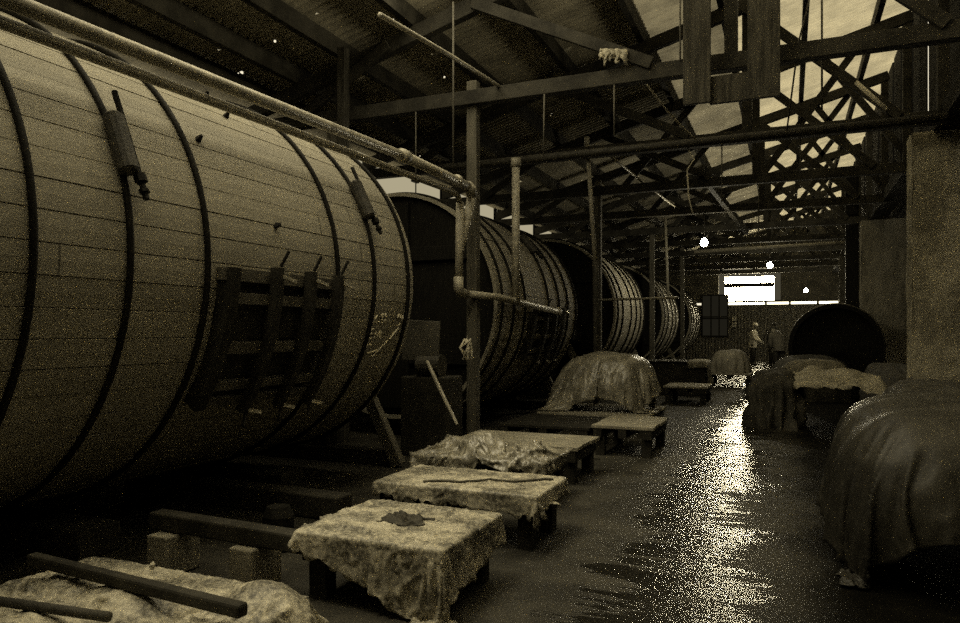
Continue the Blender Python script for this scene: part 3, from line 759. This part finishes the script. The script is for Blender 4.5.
hp = heap('covered_heap', 'rounded heap under shiny plastic, nearest on the left side of the aisle', (-2.52, 10.45), .72, .52, .80, ZP-.08, 3, M_hide, 2.4, .60, .05, ridge=.6, na=80, nz=18, fs=2.2, lean=(.10, 0), cat='covered heap')
collide(hp)
sheet('plastic_cover', 'shiny plastic sheet drawn over the heap', None, [(-3.72, 9.55), (-1.42, 9.50), (-1.38, 11.3), (-3.7, 11.3)], 1.2, M_poly, 100, 84, -.03, 5, .15, parent=hp, wr=.03)
heap('covered_heap', 'speckled rounded heap on a pallet far down the aisle', (-1.42, 20.0), .50, .7, .58, ZP, 8, M_sack, 2.4, .5, .05, cat='covered heap')
heap('covered_heap', 'low dark heap just left of the speckled rounded heap', (-2.35, 19.4), .5, .8, .62, .0, 9, M_hide, 2.6, .5, .06, cat='covered heap')
bn = thing('storage_bin', 'black boxy bin with a cloth over its corner behind the small pallet', 'bin', (-2.62, 16.9, 0))
MB().box((0, 0, .36), (1.9, 1.1, .72)).build('bin_body', M_sill, bn, bevel=.02)
MB().box((0, 0, .735), (1.96, 1.16, .035)).build('lid', M_palleg, bn, bevel=.01)
tarp('dirty cloth hanging over the right corner of the black bin', -2.0, -1.66, 16.3, 17.0, .755, (.02, .5, .12, .02), 12, .02, m=M_sack, nx=24, ny=24, name='dirty_cloth', cat='cloth')
bd = MB().beam((-2.9, 19.0, .68), (-1.9, 18.7, .68), .25, .03).build('board', M_deck); tag(bd, 'pale board lying on the low dark heap', 'board')

# right-hand piles
M_wet = mat('wet_cover', .006, .045, 2.0, .5, bump=.3, bscale=20, spec=.4)
rp1 = heap('hide_pile', 'bulging cloth-covered pile nearest the camera at the right edge', (1.06, 5.3), .80, 1.0, .95, 0, 5, M_hide, 3.0, .34, .04, ridge=.5, cat='pile', na=110, nz=24)
collide(rp1)
sheet('pile_cover', 'dark wet cloth hanging over the pile', None, [(-.30, 4.02), (2.2, 3.9), (2.3, 6.6), (-.3, 6.7)], 1.06, M_wet, 110, 120, -.03, 6, .1, parent=rp1, wr=.02)
heap('hide_pile', 'pile of dark ragged hides under the pale sacks, right of the wet aisle', (.56, 12.1), .84, .95, .70, 0, 7, M_hide, 3, .35, .10, ridge=.6, cat='pile', na=90, nz=18, fs=3)
collide(bpy.data.objects['hide_pile.001'])
sheet('pale_cloth', 'pale cloth slumped over the top of the dark ragged pile', 'cloth', [(.0, 11.25), (1.45, 11.35), (1.42, 12.6), (.05, 12.55)], .92, M_cloth, 80, 64, -.02, 7, .3, wr=.06)
lump((.75, 12.0, .62), .35, .35, .22); lump((.35, 12.3, .62), .2, .3, .24)
heap('grey_sack', 'grey folded sack at the back of the dark ragged pile', (.36, 12.85), .5, .26, .32, .62, 16, M_sack, 2.4, .55, .05, ridge=.8, cat='sack', rz=rad(20))
heap('ragged_hide', 'black ragged hide flopping off the left end of the sack pile', (-.20, 11.8), .34, .7, .80, 0, 21, M_rag, 2.6, .4, .10, ridge=.6, cat='hide', fs=4)
heap('hide_pile', 'smooth dark mound behind the sack pile on the right', (.42, 17.0), .85, 1.1, .90, 0, 31, M_hide, 2.6, .5, .05, cat='pile')
heap('hide_pile', 'black low pile against the right wall behind the nearest pile', (1.5, 8.6), .62, 1.6, .85, 0, 33, M_rag, 3, .35, .08, cat='pile')
heap('hide_pile', 'black low pile at the foot of the pale right wall', (1.72, 14.9), .42, 2.0, .80, 0, 35, M_rag, 3, .35, .06, cat='pile')
# dark drum on the right
rd = thing('dark_drum', 'black wooden drum on the right with a glinting rim, near the end wall', 'drum', (.95, 18.7, 0))
c = (0, 0, 1.06)
RB = .95
b = MB().lathe([(0, -.95), (RB-.08, -.95), (RB-.08, -1.05), (RB, -1.05), (RB, 1.05), (0, 1.05)], 'Y', n=48)
b.build('barrel_shell', M_head, rd, loc=c)
for y in (-.98, -.6, 0, .6, .98): MB().ringY(RB+.012, .022, y, 72, 8).build('hoop', mat('wet_hoop', .05, .1, 9, .25, spec=.7), rd, loc=c, smooth=True)
MB().tube([(0, -1.0, 0), (0, -1.25, 0)], .12, 16).build('axle', M_iron, rd, loc=c)
for s in (-1, 1): MB().box((s*.45, 0, .09), (.2, 1.9, .18)).build('skid', M_sill, rd, bevel=.01)

# ------------------------------------------------------------------ foreground tarpaulin and timbers
SH4 = sheet('tarpaulin', 'crumpled tarpaulin in the bottom left corner, with poles lying on it', 'tarpaulin', [(-3.45, 1.35), (-1.62, 1.35), (-1.64, 2.84), (-3.42, 2.86)], .33, M_tarp, 140, 116, -.02, 4, 1.2, wr=.12, fs=.62)
for p in ((-2.10, 2.5, .0, .26, .18, .30), (-1.92, 2.1, 0, .2, .3, .24), (-2.62, 2.25, .21, .22, .14, .07), (-2.1, 1.95, .21, .14, .2, .08), (-3.0, 2.35, .21, .2, .2, .05), (-2.75, 1.85, .21, .18, .2, .06)): lump(p[:3], *p[3:])
pallet('low pallet hidden under the crumpled tarpaulin in the bottom left corner', -3.33, -2.35, 1.47, 2.66, .21)
o = MB().beam((-3.46, 3.18, .29), (-2.28, 3.12, .29), .11, .10).build('plank', M_sill, bevel=.012)
tag(o, 'thick dark plank ending beside the tarpaulin with the dark rag', 'plank')
for x in (-3.3, -2.7):
    o = MB().box((x, 3.16, .12), (.16, .25, .235)).build('wooden_block', M_deck, bevel=.01)
    tag(o, 'wooden block propping the thick dark plank, ' + ('left one' if x < -3 else 'right one'), 'block', 'blocks under the plank')
settle()
q = []
for i in range(15):
    p = Vector((-2.3, 4.38, 0)).lerp(Vector((-1.5, 4.78, 0)), i/14)+Vector((0, .03*math.sin(i*1.1), 0)); p.z = height(SH2, p.x, p.y)+.008; q.append(p)
tag(MB().tube(q, .008, 6).build('rope', M_cord, smooth=True), 'cord lying slantwise across the flat pale tarpaulin', 'rope')
b = MB()
def ragf(u, v):
    X, Y = -1.93+(u-.5)*.25+.02*math.sin(9*v), 3.45+(v-.5)*.17+.02*math.sin(8*u)
    return (X, Y, height(SH1, X, Y)+.006+.045*max(0, 1-((u-.5)**2+(v-.5)**2)*4)*(.3+1.6*abs(noise.noise(Vector((u*6, v*5, 2))))))
b.grid(ragf, 34, 30)
tag(b.build('rag', M_rag, smooth=True, solid=.005), 'crumpled dark rag on the pale tarpaulin', 'rag')
def lay(a, c, r):
    za = max(height(SH4, a[0]+(c[0]-a[0])*i/20, a[1]+(c[1]-a[1])*i/20) for i in range(21))+r
    return (a[0], a[1], za), (c[0], c[1], za)
a, c2 = lay((-3.30, 2.30), (-1.93, 2.19), .028)
tag(MB().beam(a, c2, .055, .055).build('pole', M_sill, bevel=.012), 'long thin dark pole lying across the crumpled bottom left tarpaulin', 'pole')
a, c2 = lay((-2.95, 1.92), (-2.40, 1.98), .02)
tag(MB().tube([a, c2], .02, 10).build('pole', M_rag, smooth=True), 'short round stick on the crumpled bottom left tarpaulin, below the long pole', 'pole')
tag(MB().beam((-2.36, 7.95, .008), (-1.9, 7.75, .008), .02, .014).build('stick', M_sill), 'thin stick on the floor in front of the table-like pallet', 'stick')

# small gear on the end wall
for x, z, r, w in ((-4.35, 2.85, .17, 'round pale dial on the end wall above the last drum'),):
    o = MB().lathe([(0, -.04), (r, -.04), (r, .04), (0, .04)], 'Y', (x, 36.85, z), 24).build('wall_dial', M_cloth); tag(o, w, 'dial')
for x, z, w in ((-2.42, 2.05, 'upper pale switch box on the end wall, left of the workers'), (-2.42, 1.75, 'lower pale switch box on the end wall, left of the workers')):
    bx = thing('switch_box', w, 'switch box', (x, 36.85, z)); MB().box((0, 0, 0), (.20, .12, .22)).build('box_body', M_cloth, bx, bevel=.01)
    MB().box((0, -.07, .02), (.05, .03, .08)).build('switch', M_iron, bx)

# ------------------------------------------------------------------ workers at the far end
def worker(label, loc, rz, bend, coat, cap, s=1.0, arm=0.5, legm=M_trous):
    t = thing('person', label, 'person', loc, None, rz); t.scale = (s, s, s)
    V = []; E = []; Rr = []
    def pt(p, r, par=None):
        V.append(Vector(p)); Rr.append(r)
        if par is not None: E.append((par, len(V)-1))
        return len(V)-1
    cb, sb = math.cos(bend), math.sin(bend)
    def up(x, y, z):            # torso frame bent forward about the hip; the figure faces -y
        dz = z-.95; return (x, y*cb - dz*sb, .95 + dz*cb + y*sb)
    pel = pt((0, 0, .95), .145)
    w1 = pt(up(0, 0, 1.12), .135, pel); ch = pt(up(0, .01, 1.33), .155, w1); nk0 = pt(up(0, .01, 1.46), .075, ch); nk = pt(up(0, -.01, 1.52), .055, nk0)
    hd = pt(up(0, -.03, 1.60), .085, nk); hd2 = pt(up(0, -.03, 1.69), .092, hd); pt(up(0, -.02, 1.75), .06, hd2)
    nose = pt(up(0, -.125, 1.625), .014, hd)
    for sx in (-1, 1):
        pt(up(sx*.095, -.02, 1.635), .016, hd)                        # ear
        sh = pt(up(sx*.17, .01, 1.42), .070, ch)
        el = pt(up(sx*.24, -.05-.05*arm, 1.14), .050, sh)
        wr = pt(up(sx*(.20-.06*arm), -.12-.22*arm, .93+.10*arm), .034, el)
        d = (V[wr]-V[el]).normalized(); hn = pt(V[wr]+d*.07, .034, wr)
        for i, ln in enumerate((.075, .09, .085, .065)):
            side = Vector((sx*(.02-.013*i), .012*i-.015, 0)); a = pt(V[hn]+side+d*.035, .0095, hn); pt(V[hn]+side*1.1+d*(.035+ln*.6)+Vector((-sx*.015, 0, 0)), .008, a)
        a = pt(V[wr]+d*.03+Vector((-sx*.035, -.02, 0)), .011, hn); pt(V[wr]+d*.075+Vector((-sx*.05, -.03, 0)), .009, a)
        hp_ = pt((sx*.10, 0, .88), .10, pel); kn = pt((sx*.115, -.03, .50), .066, hp_); an = pt((sx*.12, .02, .10), .042, kn)
        ft = pt((sx*.13, -.05, .045), .040, an); pt((sx*.14, -.17, .03), .030, ft)
    me = bpy.data.meshes.new('body'); me.from_pydata([tuple(v) for v in V], E, []); me.materials.append(M_skin)
    o = bpy.data.objects.new('body', me); col.objects.link(o); o.parent = t
    o.modifiers.new('skin', 'SKIN'); o.modifiers.new('sub', 'SUBSURF').render_levels = 1
    for i, sv in enumerate(me.skin_vertices[0].data):
        sv.radius = (Rr[i], Rr[i]); sv.use_root = (i == 0); sv.use_loose = False
    # coat: sleeved shell around torso
    b = MB(); prof = [(.74, .205, .16), (.95, .19, .155), (1.12, .175, .15), (1.33, .205, .165), (1.42, .19, .14), (1.475, .10, .10), (1.50, .075, .08)]
    n = 20; base = len(b.v)
    for (z, rx, ry) in prof:
        for k in range(n):
            a = 2*PI*k/n
            p = (rx*1.08*math.cos(a), ry*1.08*math.sin(a)+.005, z)
            b.v.append(up(*p) if z > .95 else p)
    for i in range(len(prof)-1):
        for k in range(n): b.f.append((base+i*n+k, base+i*n+(k+1) % n, base+(i+1)*n+(k+1) % n, base+(i+1)*n+k))
    b.build('coat', coat, t, smooth=True, subsurf=1)
    for sx in (-1, 1):
        b = MB(); p0 = up(sx*.15, .01, 1.42); p1 = up(sx*.24, -.05-.05*arm, 1.14); p2 = up(sx*(.205-.055*arm), -.11-.20*arm, .95+.09*arm)
        b.tube([p0, Vector(p0).lerp(Vector(p1), .5), p1, Vector(p1).lerp(Vector(p2), .5), p2], [.088, .080, .070, .062, .052], 12).build('sleeve', coat, t, smooth=True)
        b = MB(); b.tube([(sx*.09, 0, .93), (sx*.10, 0, .84), (sx*.115, -.03, .50), (sx*.12, .015, .13)], [.11, .115, .085, .07], 12).build('trouser_leg', legm, t, smooth=True)
        b = MB(); b.tube([(sx*.12, .06, .05), (sx*.125, 0, .065), (sx*.135, -.12, .045), (sx*.14, -.19, .03)], [.03, .058, .048, .02], 10).build('boot', M_rag, t, smooth=True)
    b = MB(); pr = [(.100, 1.685), (.103, 1.72), (.085, 1.775), (.04, 1.80), (0, 1.803)]
    base = len(b.v)
    for (r, z) in pr:
        for k in range(16): a = 2*PI*k/16; b.v.append(up(r*math.cos(a), r*1.12*math.sin(a)-.025, z))
    for i in range(len(pr)-1):
        for k in range(16): b.f.append((base+i*16+k, base+i*16+(k+1) % 16, base+(i+1)*16+(k+1) % 16, base+(i+1)*16+k))
    b.build('cap', cap, t, smooth=True)
    return t
worker('standing person in a pale cap and shirt, left of the group near the bright window', (-1.40, 32.6, 0), rad(75), rad(6), M_shirt, M_chalk, 1.0, .9)
worker('person in a dark coat bending forward, seen from behind, right of the group', (-.31, 27.5, 0), rad(205), rad(42), M_coat, M_rag, 1.0, .8)
worker('person in dark clothes standing behind the bending one', (-.55, 31.6, 0), rad(10), rad(10), M_rag, M_rag, 1.0, .6)

# ------------------------------------------------------------------ light
def area(name, loc, sx, sy, energy, rot=(0, 0, 0), c=(1, .87, .56)):
    L = bpy.data.lights.new(name, 'AREA'); L.shape = 'RECTANGLE'; L.size = sx; L.size_y = sy; L.energy = energy; L.color = c
    o = bpy.data.objects.new(name, L); col.objects.link(o); o.location = loc; o.rotation_euler = rot; return o
area('skylight_daylight', (-3.17, (SKY0+SKY1)/2, roofz(-3.17)+.05), 2.3, SKY1-SKY0, 175, (0, -math.atan(SL), 0))
S = bpy.data.lights.new('sun', 'SUN'); S.energy = .75; S.angle = rad(8); S.color = (1, .88, .60)
so = bpy.data.objects.new('sun', S); col.objects.link(so); so.rotation_euler = (rad(12), rad(-18), 0)

area('roof_fill_light', (XB+.12, 3.0, 4.98), 1.2, 10.4, 400, (0, rad(128), 0)).data.spread = rad(100)  # added unseen lamp, tilted up to brighten the roof underside
wd = bpy.data.worlds.new('world'); sc.world = wd; wd.use_nodes = True
bg = wd.node_tree.nodes['Background']; bg.inputs[0].default_value = (1, .9, .66, 1); bg.inputs[1].default_value = 1.0

# ------------------------------------------------------------------ camera
cd = bpy.data.cameras.new('camera'); cd.lens = 27; cd.sensor_width = 36; cd.shift_y = 20.5/960; cd.clip_end = 200
cam = bpy.data.objects.new('camera', cd); col.objects.link(cam)
cam.location = (0, 0, H); cam.rotation_euler = (rad(90), 0, .405)
sc.camera = cam
vs = sc.view_settings
vs.view_transform = 'Standard'; vs.look = 'None'; vs.exposure = 0; vs.gamma = 1; vs.use_curve_mapping = False
sc.cycles.use_denoising = False; sc.cycles.sample_clamp_indirect = 3.0
sc.cycles.max_bounces = 6; sc.cycles.diffuse_bounces = 4; sc.cycles.glossy_bounces = 3; sc.cycles.transmission_bounces = 4
sc.cycles.caustics_reflective = False; sc.cycles.caustics_refractive = False
